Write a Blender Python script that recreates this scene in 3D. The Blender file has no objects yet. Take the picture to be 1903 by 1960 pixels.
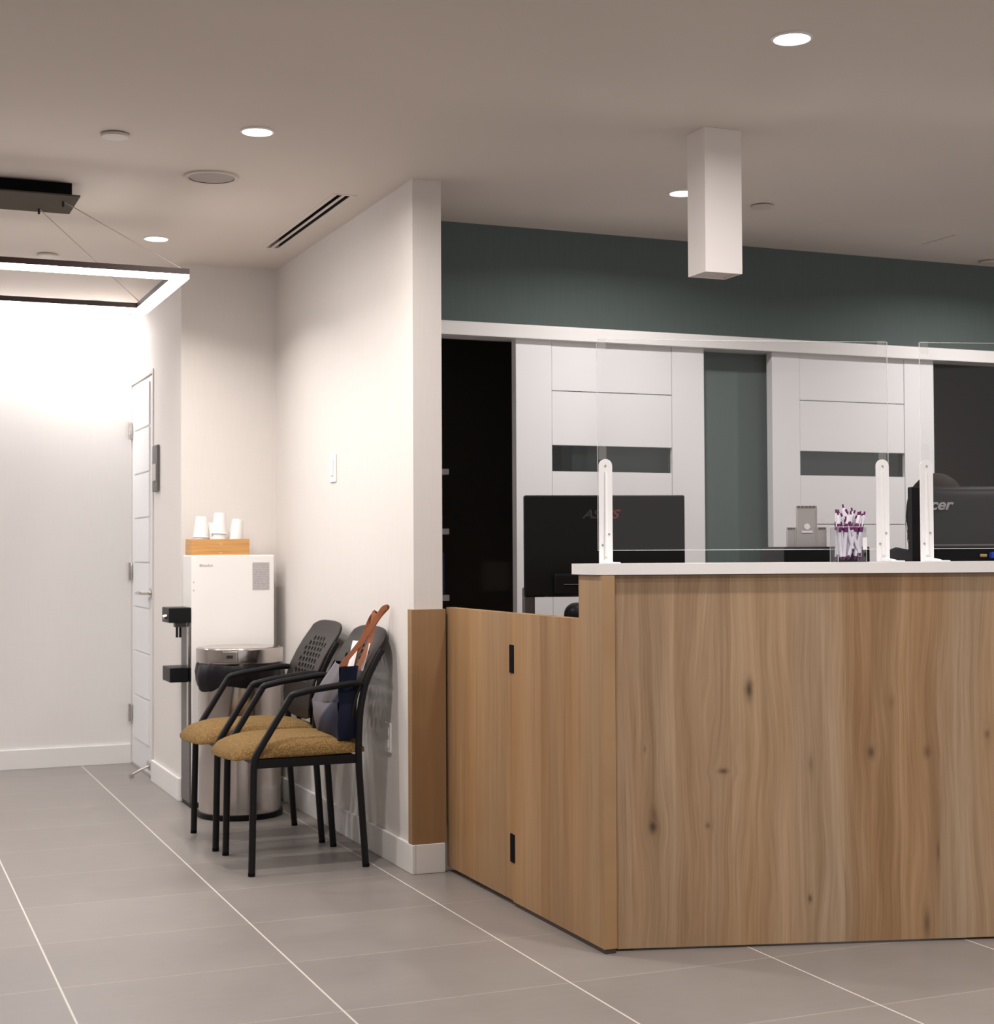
import bpy, bmesh, math, random
from mathutils import Vector, Matrix
random.seed(7)
PI = math.pi
S = bpy.context.scene
COL = S.collection

# ------------------------------------------------------------------ camera
cam_d = bpy.data.cameras.new('camera'); cam = bpy.data.objects.new('camera', cam_d); COL.objects.link(cam)
FPX = 2941.5
cam_d.sensor_fit = 'HORIZONTAL'; cam_d.sensor_width = 36.0; cam_d.lens = FPX / 1903 * 36.0
cam_d.clip_start = 0.05; cam_d.clip_end = 60
yaw, pitch, roll = math.radians(22.692), math.radians(1.4265), math.radians(-0.2904)
fw = Vector((math.sin(yaw)*math.cos(pitch), math.cos(yaw)*math.cos(pitch), math.sin(pitch)))
r0 = Vector((math.cos(yaw), -math.sin(yaw), 0)); u0 = r0.cross(fw)
rr = r0*math.cos(roll) + u0*math.sin(roll); uu = -r0*math.sin(roll) + u0*math.cos(roll)
M = Matrix(((rr.x, uu.x, -fw.x, 0), (rr.y, uu.y, -fw.y, 0), (rr.z, uu.z, -fw.z, 1.1), (0, 0, 0, 1)))
cam.matrix_world = M
S.camera = cam
cam_d.dof.use_dof = True; cam_d.dof.focus_distance = 4.5; cam_d.dof.aperture_fstop = 6.5

# ------------------------------------------------------------------ view, world
S.view_settings.view_transform = 'Standard'; S.view_settings.look = 'None'
S.view_settings.gamma = 1; S.view_settings.use_curve_mapping = False
S.view_settings.exposure = 0.2
w = bpy.data.worlds.new('world'); S.world = w; w.use_nodes = True
w.node_tree.nodes['Background'].inputs[0].default_value = (1.0, 0.945, 0.91, 1)
w.node_tree.nodes['Background'].inputs[1].default_value = 0.60
CEIL = 2.38
WARM = (1.0, 0.925, 0.865); NEUT = (1.0, 0.95, 0.93)
def area(name, loc, size, power, color=WARM, sizey=None, spread=150, shape='DISK', rot=(0, 0, 0)):
    l = bpy.data.lights.new(name, 'AREA'); l.energy = power; l.color = color
    l.shape = shape; l.size = size
    if sizey: l.size_y = sizey
    l.spread = math.radians(spread)
    o = bpy.data.objects.new(name, l); o.location = loc; o.rotation_euler = rot; COL.objects.link(o); return o
DOWN = [  # x, y, watts, colour, spread
    (1.125, 4.567, 16, WARM, 172), (1.13, 6.29, 5, WARM, 130), (1.13, 8.0, 3, WARM, 150),
    (2.16, 3.235, 14, NEUT, 172), (2.735, 4.80, 10, NEUT, 160),
    (4.47, 4.80, 11, NEUT, 160), (3.85, 3.20, 10, NEUT, 165), (1.13, 2.84, 8, NEUT, 150),
    (2.16, 1.60, 20, NEUT, 140), (1.13, 1.10, 6, NEUT, 140), (3.6, 1.3, 18, NEUT, 140)]  # this row: out-of-view lamps without fixtures, added as general fill

# ------------------------------------------------------------------ helpers
def tag(o, label=None, cat=None, group=None, kind=None):
    if label: o['label'] = label
    if cat: o['category'] = cat
    if group: o['group'] = group
    if kind: o['kind'] = kind
    return o
def thing(name, label, cat, loc=(0, 0, 0), rz=0, group=None):
    o = bpy.data.objects.new(name, None); COL.objects.link(o)
    o.empty_display_size = .05
    o.location = loc; o.rotation_euler = (0, 0, rz)
    return tag(o, label, cat, group)
def mk(name, bm, mat, parent=None, smooth=None, loc=None):
    me = bpy.data.meshes.new(name)
    bmesh.ops.recalc_face_normals(bm, faces=bm.faces[:])
    if smooth is not None:
        for f in bm.faces: f.smooth = True
        for e in bm.edges:
            if len(e.link_faces) == 2 and e.calc_face_angle(0) > math.radians(smooth): e.smooth = False
    bm.to_mesh(me); bm.free()
    for m in (mat if isinstance(mat, (list, tuple)) else [mat]): me.materials.append(m)
    o = bpy.data.objects.new(name, me); COL.objects.link(o)
    if parent: o.parent = parent
    if loc: o.location = loc
    if smooth == 40:
        wn_ = o.modifiers.new('normals', 'WEIGHTED_NORMAL'); wn_.keep_sharp = True; wn_.weight = 100
    return o
def new(): return bmesh.new()
def box(bm, x0, x1, y0, y1, z0, z1, bev=0, seg=2):
    r = bmesh.ops.create_cube(bm, size=1)
    vs = r['verts']
    bmesh.ops.scale(bm, vec=(x1-x0, y1-y0, z1-z0), verts=vs)
    bmesh.ops.translate(bm, vec=((x0+x1)/2, (y0+y1)/2, (z0+z1)/2), verts=vs)
    if bev:
        es = list({e for v in vs for e in v.link_edges})
        bmesh.ops.bevel(bm, geom=es, offset=bev, segments=seg, affect='EDGES', profile=.5)
    return bm
def B(name, x0, x1, y0, y1, z0, z1, mat, parent=None, bev=0, seg=2):
    return mk(name, box(new(), x0, x1, y0, y1, z0, z1, bev, seg), mat, parent, smooth=40 if bev else None)
def tube(bm, pts, rad, n=10, closed=False):
    pts = [Vector(p) for p in pts]; N = len(pts)
    rads = rad if isinstance(rad, (list, tuple)) else [rad]*N
    rings = []; prev = None
    for i, p in enumerate(pts):
        a = pts[i-1] if (i > 0 or closed) else p; b = pts[(i+1) % N] if (i < N-1 or closed) else p
        t = (b-a).normalized()
        if prev is None:
            nrm = t.orthogonal().normalized()
        else:
            nrm = (prev - t*prev.dot(t)).normalized()
        prev = nrm; bn = t.cross(nrm)
        rings.append([bm.verts.new(p + (nrm*math.cos(2*PI*k/n)+bn*math.sin(2*PI*k/n))*rads[i]) for k in range(n)])
    for i in range(N if closed else N-1):
        A, C = rings[i], rings[(i+1) % N]
        for k in range(n): bm.faces.new((A[k], A[(k+1) % n], C[(k+1) % n], C[k]))
    if not closed:
        bm.faces.new(rings[0][::-1]); bm.faces.new(rings[-1])
    return bm
def fillet(pts, r=.03, n=5):
    pts = [Vector(p) for p in pts]; out = [pts[0]]
    for i in range(1, len(pts)-1):
        p = pts[i]; a = pts[i-1]-p; b = pts[i+1]-p
        d = min(r, a.length*.45, b.length*.45)
        A = p+a.normalized()*d; Bq = p+b.normalized()*d
        for k in range(n+1):
            t = k/n; out.append(A*(1-t)**2 + p*2*t*(1-t) + Bq*t*t)
    out.append(pts[-1]); return out
def lathe(bm, prof, n=32, cx=0, cy=0):
    rings = []
    for r, z in prof:
        if r < 1e-6: rings.append([bm.verts.new((cx, cy, z))])
        else: rings.append([bm.verts.new((cx+r*math.cos(2*PI*k/n), cy+r*math.sin(2*PI*k/n), z)) for k in range(n)])
    for A, C in zip(rings, rings[1:]):
        for k in range(n):
            k2 = (k+1) % n
            if len(A) == 1 and len(C) == 1: continue
            if len(A) == 1: bm.faces.new((A[0], C[k2], C[k]))
            elif len(C) == 1: bm.faces.new((A[k], A[k2], C[0]))
            else: bm.faces.new((A[k], A[k2], C[k2], C[k]))
    return bm
def prism(bm, poly, z0, z1):
    lo = [bm.verts.new((x, y, z0)) for x, y in poly]; hi = [bm.verts.new((x, y, z1)) for x, y in poly]
    n = len(poly)
    bm.faces.new(lo[::-1]); bm.faces.new(hi)
    for i in range(n): bm.faces.new((lo[i], lo[(i+1) % n], hi[(i+1) % n], hi[i]))
    return bm
def prism_yz(bm, poly, x0, x1):      # polygon in (y, z), extruded along x
    a = [bm.verts.new((x0, y, z)) for y, z in poly]; b = [bm.verts.new((x1, y, z)) for y, z in poly]
    n = len(poly); bm.faces.new(a); bm.faces.new(b[::-1])
    for i in range(n): bm.faces.new((a[i], b[i], b[(i+1) % n], a[(i+1) % n]))
    return bm
def copy_tree(o, parent=None):
    c = o.copy(); COL.objects.link(c); c.parent = parent
    for ch in list(o.children): copy_tree(ch, c)
    return c
def text(name, s, size, mat, parent, loc, rot, shear=0, depth=.0008, bold=0, sx=1):
    cu = bpy.data.curves.new(name, 'FONT'); cu.body = s; cu.size = size; cu.shear = shear; cu.extrude = depth; cu.offset = bold
    t = bpy.data.objects.new(name, cu); COL.objects.link(t)
    dg = bpy.context.evaluated_depsgraph_get(); me = bpy.data.meshes.new_from_object(t.evaluated_get(dg))
    COL.objects.unlink(t); bpy.data.objects.remove(t)
    me.materials.clear(); me.materials.append(mat)
    o = bpy.data.objects.new(name, me); COL.objects.link(o); o.parent = parent; o.location = loc; o.rotation_euler = rot; o.scale = (sx, 1, 1)
    return o

# ------------------------------------------------------------------ materials
def mat(name, col, rough=.5, metal=0, emit=None, es=0, spec=.5, coat=0):
    m = bpy.data.materials.new(name); m.use_nodes = True; b = m.node_tree.nodes['Principled BSDF']
    b.inputs['Base Color'].default_value = (*col, 1); b.inputs['Roughness'].default_value = rough
    b.inputs['Metallic'].default_value = metal; b.inputs['Specular IOR Level'].default_value = spec
    b.inputs['Coat Weight'].default_value = coat
    if emit: b.inputs['Emission Color'].default_value = (*emit, 1); b.inputs['Emission Strength'].default_value = es
    return m
class NT:
    def __init__(s, m): s.t = m.node_tree; s.b = s.t.nodes['Principled BSDF']
    def n(s, ty, **k):
        x = s.t.nodes.new(ty)
        for a, v in k.items(): setattr(x, a, v)
        return x
    def l(s, a, b): s.t.links.new(a, b)
    def math(s, op, a, b=None, clamp=False):
        x = s.n('ShaderNodeMath', operation=op); x.use_clamp = clamp
        for i, v in enumerate((a, b)):
            if v is None: continue
            if isinstance(v, (int, float)): x.inputs[i].default_value = v
            else: s.l(v, x.inputs[i])
        return x.outputs[0]
    def mix(s, f, a, b, mode='MIX'):
        x = s.n('ShaderNodeMix', data_type='RGBA', blend_type=mode)
        for i, v in ((0, f), (6, a), (7, b)):
            if isinstance(v, (int, float)): x.inputs[i].default_value = v
            elif isinstance(v, tuple): x.inputs[i].default_value = (*v, 1) if len(v) == 3 else v
            else: s.l(v, x.inputs[i])
        return x.outputs[2]
    def noise(s, vec, scale, detail=3, rough=.5, dist=0):
        x = s.n('ShaderNodeTexNoise'); x.inputs['Scale'].default_value = scale; x.inputs['Detail'].default_value = detail
        x.inputs['Roughness'].default_value = rough; x.inputs['Distortion'].default_value = dist
        s.l(vec, x.inputs['Vector']); return x.outputs['Fac']
    def obj(s): return s.n('ShaderNodeTexCoord').outputs['Object']
    def mapping(s, vec, scale=(1, 1, 1), loc=(0, 0, 0)):
        x = s.n('ShaderNodeMapping'); x.inputs['Scale'].default_value = scale; x.inputs['Location'].default_value = loc
        s.l(vec, x.inputs['Vector']); return x.outputs[0]
    def ramp(s, f, stops):
        x = s.n('ShaderNodeValToRGB'); cr = x.color_ramp
        while len(cr.elements) < len(stops): cr.elements.new(.5)
        for e, (p, c) in zip(cr.elements, stops): e.position = p; e.color = (*c, 1)
        s.l(f, x.inputs[0]); return x.outputs[0]
    def bump(s, h, st, dist=.001):
        x = s.n('ShaderNodeBump'); x.inputs['Strength'].default_value = st; x.inputs['Distance'].default_value = dist
        s.l(h, x.inputs['Height']); s.l(x.outputs[0], s.b.inputs['Normal'])

def wallpaper(name, col, var=.035):
    m = mat(name, col, .75, spec=.25); t = NT(m)
    v = t.obj()
    n1 = t.noise(t.mapping(v, (160, 160, 9)), 1, 3)
    n2 = t.noise(t.mapping(v, (9, 9, 120)), 1, 2)
    s = t.math('ADD', t.math('MULTIPLY', n1, .7), t.math('MULTIPLY', n2, .3))
    t.l(t.ramp(s, [(.3, tuple(c*(1-var) for c in col)), (.7, tuple(min(1, c*(1+var)) for c in col))]), t.b.inputs['Base Color'])
    t.bump(s, .25, .0006)
    return m
M_wall = wallpaper('linen_wallcovering', (.72, .680, .652), .02)
M_farwall = wallpaper('pale_corridor_wallcovering', (.775, .755, .74), .015)
M_teal = wallpaper('teal_wallcovering', (.108, .138, .132), .05)
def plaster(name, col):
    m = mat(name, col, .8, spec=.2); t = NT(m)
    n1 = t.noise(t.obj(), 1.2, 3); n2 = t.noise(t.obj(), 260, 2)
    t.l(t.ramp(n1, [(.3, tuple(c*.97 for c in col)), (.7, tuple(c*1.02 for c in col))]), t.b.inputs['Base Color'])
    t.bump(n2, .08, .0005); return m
M_ceil = plaster('ceiling_paint', (.72, .648, .590))
M_dark = plaster('closet_painted_gloom', (.11, .095, .085))  # darkness of the unlit closet is put into the wall colour
M_white = plaster('white_trim_paint', (.80, .78, .77)); M_white.node_tree.nodes['Principled BSDF'].inputs['Roughness'].default_value = .4
M_doorwhite = mat('white_lacquer', (.76, .755, .765), .35)
M_worktop = mat('white_quartz', (.84, .82, .80), .3)
M_plastic_w = mat('white_plastic', (.85, .84, .83), .35)
M_plate = mat('off_white_metal', (.62, .56, .52), .5)
M_blk = mat('black_plastic', (.010, .010, .011), .38, spec=.12)
M_blkmatte = mat('black_matte', (.008, .008, .009), .8, spec=.04)
M_monitor = mat('monitor_shell', (.010, .009, .010), .45, spec=.08)
M_acer = mat('grey_black_shell', (.020, .018, .021), .45, spec=.15)
M_tube = mat('black_powder_coated_steel', (.010, .009, .011), .35, spec=.22)
M_steel = mat('brushed_steel', (.58, .53, .50), .17, 1)
M_chrome = mat('satin_nickel', (.62, .59, .56), .22, 1)
M_greyplastic = mat('dark_grey_plastic', (.10, .09, .09), .4)
M_lens = mat('lamp_lens', (.9, .9, .9), .5, emit=(1, .97, .94), es=9)
M_led = mat('led_diffuser', (.9, .9, .9), .5, emit=(1, .955, .92), es=14)
M_plinth = mat('dark_plinth', (.06, .035, .03), .5)
M_navy = mat('navy_canvas', (.007, .010, .028), .8, spec=.2)
M_leather = mat('tan_leather', (.30, .095, .035), .5)
M_paper = mat('white_paper', (.85, .84, .85), .6)
M_bamboo = mat('bamboo', (.60, .31, .10), .45)
M_cup = mat('paper_cup_white', (.88, .86, .84), .5)
M_purple = mat('purple_plastic', (.14, .015, .11), .3)
M_penwhite = mat('pen_white', (.80, .78, .84), .3)
M_blackbag = mat('black_bin_liner', (.010, .008, .010), .35, spec=.2)
M_hair = mat('dark_brown_hair', (.020, .012, .009), .8, spec=.15)
M_skin = mat('skin', (.55, .32, .23), .5)
M_blacktop = mat('black_knit', (.012, .011, .014), .85)
M_logo_r = mat('logo_red', (.16, .012, .010), .35)
M_logo_d = mat('logo_dark', (.022, .014, .014), .3)
M_logo_g = mat('logo_grey', (.30, .29, .30), .3)
M_blue = mat('blue_plastic', (.015, .05, .42), .4)
M_brass = mat('connector_gold', (.55, .42, .22), .35, .8)
M_greylabel = mat('grey_label', (.50, .47, .47), .6)
M_copper = mat('dark_bronze_rail', (.030, .013, .010), .5, 0, spec=.3)
M_paperstand = mat('grey_translucent_plastic', (.43, .405, .40), .3)
M_slot = mat('slot_black', (.01, .009, .009), .8)
M_grille = mat('speaker_grille', (.44, .385, .36), .8)
M_bluebox = mat('blue_box', (.02, .03, .10), .6)
M_shelf = mat('shelf_white', (.55, .5, .5), .6)

def clear(name, tint=(1, 1, 1), gloss=.08, rough=.02):
    m = bpy.data.materials.new(name); m.use_nodes = True; T = m.node_tree; T.nodes.clear()
    o = T.nodes.new('ShaderNodeOutputMaterial'); tr = T.nodes.new('ShaderNodeBsdfTransparent'); gl = T.nodes.new('ShaderNodeBsdfGlossy')
    mx = T.nodes.new('ShaderNodeMixShader'); fr = T.nodes.new('ShaderNodeFresnel'); ad = T.nodes.new('ShaderNodeMath')
    tr.inputs[0].default_value = (*tint, 1); gl.inputs['Roughness'].default_value = rough; fr.inputs[0].default_value = 1.45
    ad.operation = 'MULTIPLY'; ad.inputs[1].default_value = gloss; ad.use_clamp = True
    T.links.new(fr.outputs[0], ad.inputs[0]); T.links.new(ad.outputs[0], mx.inputs[0])
    T.links.new(tr.outputs[0], mx.inputs[1]); T.links.new(gl.outputs[0], mx.inputs[2]); T.links.new(mx.outputs[0], o.inputs[0])
    return m
M_acrylic = clear('clear_acrylic', (.985, .985, .985), .75)
M_cupclear = clear('clear_cup', (.97, .97, .98), .25)
M_glass = clear('clear_glass', (.93, .95, .95), 1.0)
def edgeglass(name, col, a):
    m = mat(name, col, .25); m.node_tree.nodes['Principled BSDF'].inputs['Alpha'].default_value = a; return m
M_edge = edgeglass('acrylic_edge', (.85, .9, .9), .45)
M_tape = edgeglass('clear_tape', (.75, .72, .72), .09)
M_tape.node_tree.nodes['Principled BSDF'].inputs['Roughness'].default_value = .15

# floor tiles
M_floor = mat('porcelain_tile', (.25, .22, .20), .36, spec=.45); t = NT(M_floor)
v = t.obj(); sx = t.n('ShaderNodeSeparateXYZ'); t.l(v, sx.inputs[0])
def line(c, o0, per, wd):
    a = t.math('DIVIDE', t.math('SUBTRACT', c, o0-50*per), per)
    fr = t.math('FRACT', t.math('ADD', a, .5)); d = t.math('ABSOLUTE', t.math('SUBTRACT', fr, .5))
    return t.math('SUBTRACT', 1, t.math('DIVIDE', t.math('MULTIPLY', d, per), wd), True), t.math('FLOOR', a)
gx, ix = line(sx.outputs[0], 1.085, .6005, .0033)
gy, iy = line(sx.outputs[1], 3.09, .4725, .0045)
gx = t.math('MULTIPLY', gx, 2.2, True); gy = t.math('MULTIPLY', gy, .8, True)
comb = t.n('ShaderNodeCombineXYZ'); t.l(ix, comb.inputs[0]); t.l(iy, comb.inputs[1])
wn = t.n('ShaderNodeTexWhiteNoise'); wn.noise_dimensions = '3D'; t.l(comb.outputs[0], wn.inputs[0])
cl = t.noise(v, 2.5, 5, .6); cl2 = t.noise(t.mapping(v, (10, 40, 1)), 1, 4, .6); fine = t.noise(v, 220, 3)
s = t.math('ADD', t.math('ADD', t.math('MULTIPLY', cl, .5), t.math('MULTIPLY', cl2, .25)), t.math('ADD', t.math('MULTIPLY', wn.outputs[0], .12), t.math('MULTIPLY', fine, .13)))
tile = t.ramp(s, [(.25, (.20, .180, .168)), (.75, (.265, .238, .22))])
c = t.mix(gy, tile, (.36, .33, .305)); c = t.mix(gx, c, (.62, .58, .53))
t.l(c, t.b.inputs['Base Color'])
rg = t.math('ADD', t.math('MULTIPLY', cl, .16), .28); t.l(rg, t.b.inputs['Roughness'])
t.bump(t.math('SUBTRACT', t.math('MULTIPLY', fine, .12), t.math('ADD', gx, gy)), .25, .001)

# wood
def wood(name, axis='x', knots=(), base=((.265, .158, .080), (.355, .230, .130), (.45, .308, .188)), band=.16, ox=0., contrast=1., knotty=False):
    """vertical-grain oak veneer; axis = horizontal axis of the face"""
    m = mat(name, base[1], .48, spec=.35); t = NT(m); v = t.obj()
    sp = t.n('ShaderNodeSeparateXYZ'); t.l(v, sp.inputs[0])
    h = sp.outputs[0 if axis == 'x' else 1]; z = sp.outputs[2]
    h = t.math('ADD', h, ox)
    # cathedral-like swelling of the grain
    cmb = t.n('ShaderNodeCombineXYZ'); t.l(t.math('MULTIPLY', h, 5.0), cmb.inputs[0]); t.l(t.math('MULTIPLY', z, 1.1), cmb.inputs[1])
    warp = t.noise(cmb.outputs[0], 1, 2, .5)
    hw = t.math('ADD', h, t.math('MULTIPLY', t.math('SUBTRACT', warp, .5), .13 if knotty else .03))
    kd = None
    for (kx, kz, kr, ke, ks) in knots:
        dx = t.math('DIVIDE', t.math('SUBTRACT', h, kx+ox), kr); dz = t.math('DIVIDE', t.math('SUBTRACT', z, kz), kr*ke)
        d2 = t.math('ADD', t.math('MULTIPLY', dx, dx), t.math('MULTIPLY', dz, dz))
        wob = t.math('MULTIPLY', d2, t.math('ADD', .5, t.noise(v, 60, 2)))
        g = t.math('POWER', 2.718, t.math('MULTIPLY', wob, -1.0))
        k = t.math('MULTIPLY', g, ks)
        kd = k if kd is None else t.math('MAXIMUM', kd, k)
        # push the grain round the knot
        far = t.math('POWER', 2.718, t.math('MULTIPLY', t.math('DIVIDE', d2, 9.0), -1.0))
        hw = t.math('ADD', hw, t.math('MULTIPLY', t.math('MULTIPLY', far, dx), -kr*.55))
    def streak(fh, fz, det, seed):
        c = t.n('ShaderNodeCombineXYZ'); t.l(t.math('MULTIPLY', hw, fh), c.inputs[0]); t.l(t.math('MULTIPLY', z, fz), c.inputs[1]); c.inputs[2].default_value = seed
        return t.noise(c.outputs[0], 1, det, .6)
    g1 = streak(14, .7, 3, 1.); g2 = streak(60, 1.4, 4, 4.); g3 = streak(260, 4, 3, 9.); 
    # veneer leaves: each with a tone
    bi = t.math('FLOOR', t.math('DIVIDE', h, band)); wn = t.n('ShaderNodeTexWhiteNoise'); wn.noise_dimensions = '1D'; t.l(bi, wn.inputs['W'])
    s = t.math('ADD', t.math('ADD', t.math('MULTIPLY', g1, .36), t.math('MULTIPLY', g2, .34)), t.math('ADD', t.math('MULTIPLY', g3, .20), t.math('MULTIPLY', wn.outputs[0], .10)))
    s = t.math('ADD', .5, t.math('MULTIPLY', t.math('SUBTRACT', s, .5), contrast))
    col = t.ramp(s, [(.33, base[0]), (.5, base[1]), (.67, base[2])])
    # greyish / orange drift between leaves
    dr = streak(4.5, .25, 2, 21.)
    tint = t.ramp(dr, [(.36, (.98, .88, .76)), (.5, (1, 1, 1)), (.64, (.95, 1.0, 1.08))])
    col = t.mix(.8, col, tint, 'MULTIPLY')
    if knotty:   # fine dark pores and pale flashes
        p = streak(150, 2.2, 2, 33.); pm = t.math('MULTIPLY', t.math('SUBTRACT', p, .64), 5, True)
        col = t.mix(t.math('MULTIPLY', pm, .4), col, (.11, .055, .028))
        p2 = streak(34, .9, 2, 40.); pm2 = t.math('MULTIPLY', t.math('SUBTRACT', p2, .63), 5, True)
        col = t.mix(t.math('MULTIPLY', pm2, .4), col, (.54, .385, .25))
    if kd is not None: col = t.mix(kd, col, (.045, .022, .013))
    t.l(col, t.b.inputs['Base Color'])
    t.bump(g3, .12, .0005)
    return m
KN = [(.371, .71, .011, 2.6, .85), (.296, .486, .014, .55, .75), (.719, .53, .011, 1.5, .7), (.097, .337, .011, 1.6, .9), (.10, .365, .010, 3.2, .45),
      (.251, .337, .007, 1.2, .5), (.881, .527, .011, 1.6, .5), (.539, .128, .006, 2., .75), (1.058, .575, .007, 2., .5), (.875, .05, .010, 4., .55),
      (.545, .50, .008, 3., .35), (.78, .67, .010, 2., .3), (.91, .25, .0035, 8., .5), (.075, .55, .004, 2.5, .4)]
M_oak = wood('knotty_oak_veneer', 'x', KN, knotty=True, contrast=1.45)
M_oak_side = wood('straight_oak_veneer', 'y', base=((.270, .155, .074), (.355, .208, .098), (.43, .268, .138)), contrast=1.25, band=.22)
M_oak_clad = wood('wall_end_oak', 'x', base=((.25, .140, .062), (.31, .178, .084), (.36, .215, .108)), contrast=.7)

# seat fabric
M_fabric = mat('gold_brown_fabric', (.27, .155, .05), .9, spec=.15); t = NT(M_fabric)
vv = t.n('ShaderNodeTexVoronoi'); vv.inputs['Scale'].default_value = 130; t.l(t.mapping(t.obj(), (1, 1.5, 1)), vv.inputs['Vector'])
t.l(t.ramp(vv.outputs['Distance'], [(.1, (.27, .168, .066)), (.6, (.155, .092, .033))]), t.b.inputs['Base Color']); t.bump(vv.outputs['Distance'], .8, .002)
# tote front: grey printed cloth with a diagonal navy corner
M_tote = mat('grey_navy_canvas', (.12, .12, .15), .6); t = NT(M_tote); sp = t.n('ShaderNodeSeparateXYZ'); t.l(t.obj(), sp.inputs[0])
dg_ = t.math('SUBTRACT', t.math('ADD', sp.outputs[2], t.math('MULTIPLY', sp.outputs[1], .75)), .150)
t.l(t.mix(t.math('MULTIPLY', dg_, 60, True), (.008, .012, .035), (.15, .14, .16)), t.b.inputs['Base Color'])
# bamboo grain
t = NT(M_bamboo); t.l(t.ramp(t.noise(t.mapping(t.obj(), (6, 6, 90)), 1, 3), [(.3, (.52, .25, .07)), (.7, (.66, .36, .13))]), t.b.inputs['Base Color'])
# ladder of faint lines on labels
M_labelprint = mat('printed_label', (.5, .47, .47), .6); t = NT(M_labelprint); sp = t.n('ShaderNodeSeparateXYZ'); t.l(t.obj(), sp.inputs[0])
fr = t.math('FRACT', t.math('MULTIPLY', sp.outputs[2], 130)); nz = t.noise(t.mapping(t.obj(), (190, 1, 130)), 1, 1)
t.l(t.mix(t.math('MULTIPLY', t.math('GREATER_THAN', fr, .62), t.math('GREATER_THAN', nz, .45)), (.50, .47, .475), (.30, .28, .29)), t.b.inputs['Base Color'])

# ================================================================== SETTING
def struct(o): return tag(o, kind='structure')
PX = 1.765; PX2 = 1.870; PY0 = 4.963; NY = 6.82; CX = 1.335; FY = 8.17; BY = 5.56
struct(B('floor', -4, 7.5, -3, 8.4, -.1, 0, M_floor))
# ceiling: slab with the slot of the linear diffuser left open
bm = new()
cz = CEIL
sl = (1.590, 1.650, 5.285, 6.315)
for a in ((-4, sl[0], -3, 8.4), (sl[1], 7.5, -3, 8.4), (sl[0], sl[1], -3, sl[2]), (sl[0], sl[1], sl[3], 8.4)):
    box(bm, a[0], a[1], a[2], a[3], cz, cz+.12)
struct(mk('ceiling', bm, M_ceil))
struct(B('wall_partition', PX, PX2, PY0, BY+.1, 0, cz, M_wall))
struct(B('wall_partition', PX, PX2-.0, BY+.1, NY+.1, 0, cz, M_wall))
struct(B('wall_niche', CX-.0, PX, NY, NY+.1, 0, cz, M_wall))
# corridor wall with door opening
D0, D1, DZ = 7.515, 8.150, 1.97
bm = new()
box(bm, CX, CX+.1, NY+.1, D0, 0, cz); box(bm, CX, CX+.1, D0, D1, DZ, cz); box(bm, CX, CX+.1, D1, FY, 0, cz)
struct(mk('wall_corridor', bm, M_wall))
struct(B('wall_far', -4, CX+.1, FY, FY+.1, 0, cz, M_farwall))
struct(B('wall_left', -4.1, -4, -3, 8.4, 0, cz, M_wall))
# back wall with two openings behind the sliding doors
O1 = 2.652; O2 = 4.20; O2b = 5.3; OZ = 1.935
bm = new()
box(bm, PX2, 7.5, BY, BY+.1, OZ, cz)
box(bm, O1, O2, BY, BY+.1, 0, OZ); box(bm, O2b, 7.5, BY, BY+.1, 0, OZ)
struct(mk('wall_back', bm, M_teal))
# dark closets behind the openings
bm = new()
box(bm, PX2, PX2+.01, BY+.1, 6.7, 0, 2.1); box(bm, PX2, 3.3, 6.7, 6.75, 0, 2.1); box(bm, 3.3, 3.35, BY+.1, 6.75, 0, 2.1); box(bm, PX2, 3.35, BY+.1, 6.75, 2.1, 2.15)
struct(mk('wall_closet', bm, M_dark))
M_room2 = plaster('inner_room_painted_gloom', (.16, .145, .14))  # low colour stands in for the missing light in this room
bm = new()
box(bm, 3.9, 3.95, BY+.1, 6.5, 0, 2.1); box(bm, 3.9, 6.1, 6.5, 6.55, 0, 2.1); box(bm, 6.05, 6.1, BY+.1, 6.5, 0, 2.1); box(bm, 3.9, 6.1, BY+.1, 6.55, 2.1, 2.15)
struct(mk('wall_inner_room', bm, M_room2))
# header fascia over the sliding doors
bm = new(); box(bm, PX2, 7.4, 5.445, BY, 1.9225, 1.972, .003)
box(bm, PX2, 7.4, 5.455, BY, 1.972, 1.977)
struct(mk('trim_1', bm, M_white, smooth=40))
# baseboards
def bb(name, x0, x1, y0, y1):
    h = .10
    return struct(B(name, x0, x1, y0, y1, 0, h, M_white, bev=.003))
bb('baseboard_far', -3.9, CX-.0, FY-.014, FY)
bb('baseboard_corridor', CX-.014, CX, NY-.0, D0-.015)
bb('baseboard_niche', CX, PX, NY-.014, NY)
bb('baseboard_partition', PX-.014, PX, PY0-.0145, NY-.014)
bb('baseboard_wall_end', PX-.0, PX2+.002, PY0-.0145, PY0+.0)
# oak cladding on the end of the partition, above the baseboard
struct(B('trim_2', PX-.012, PX2+.008, PY0-.010, PY0+.03, .10, .899, M_oak_clad, bev=.001))
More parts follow.
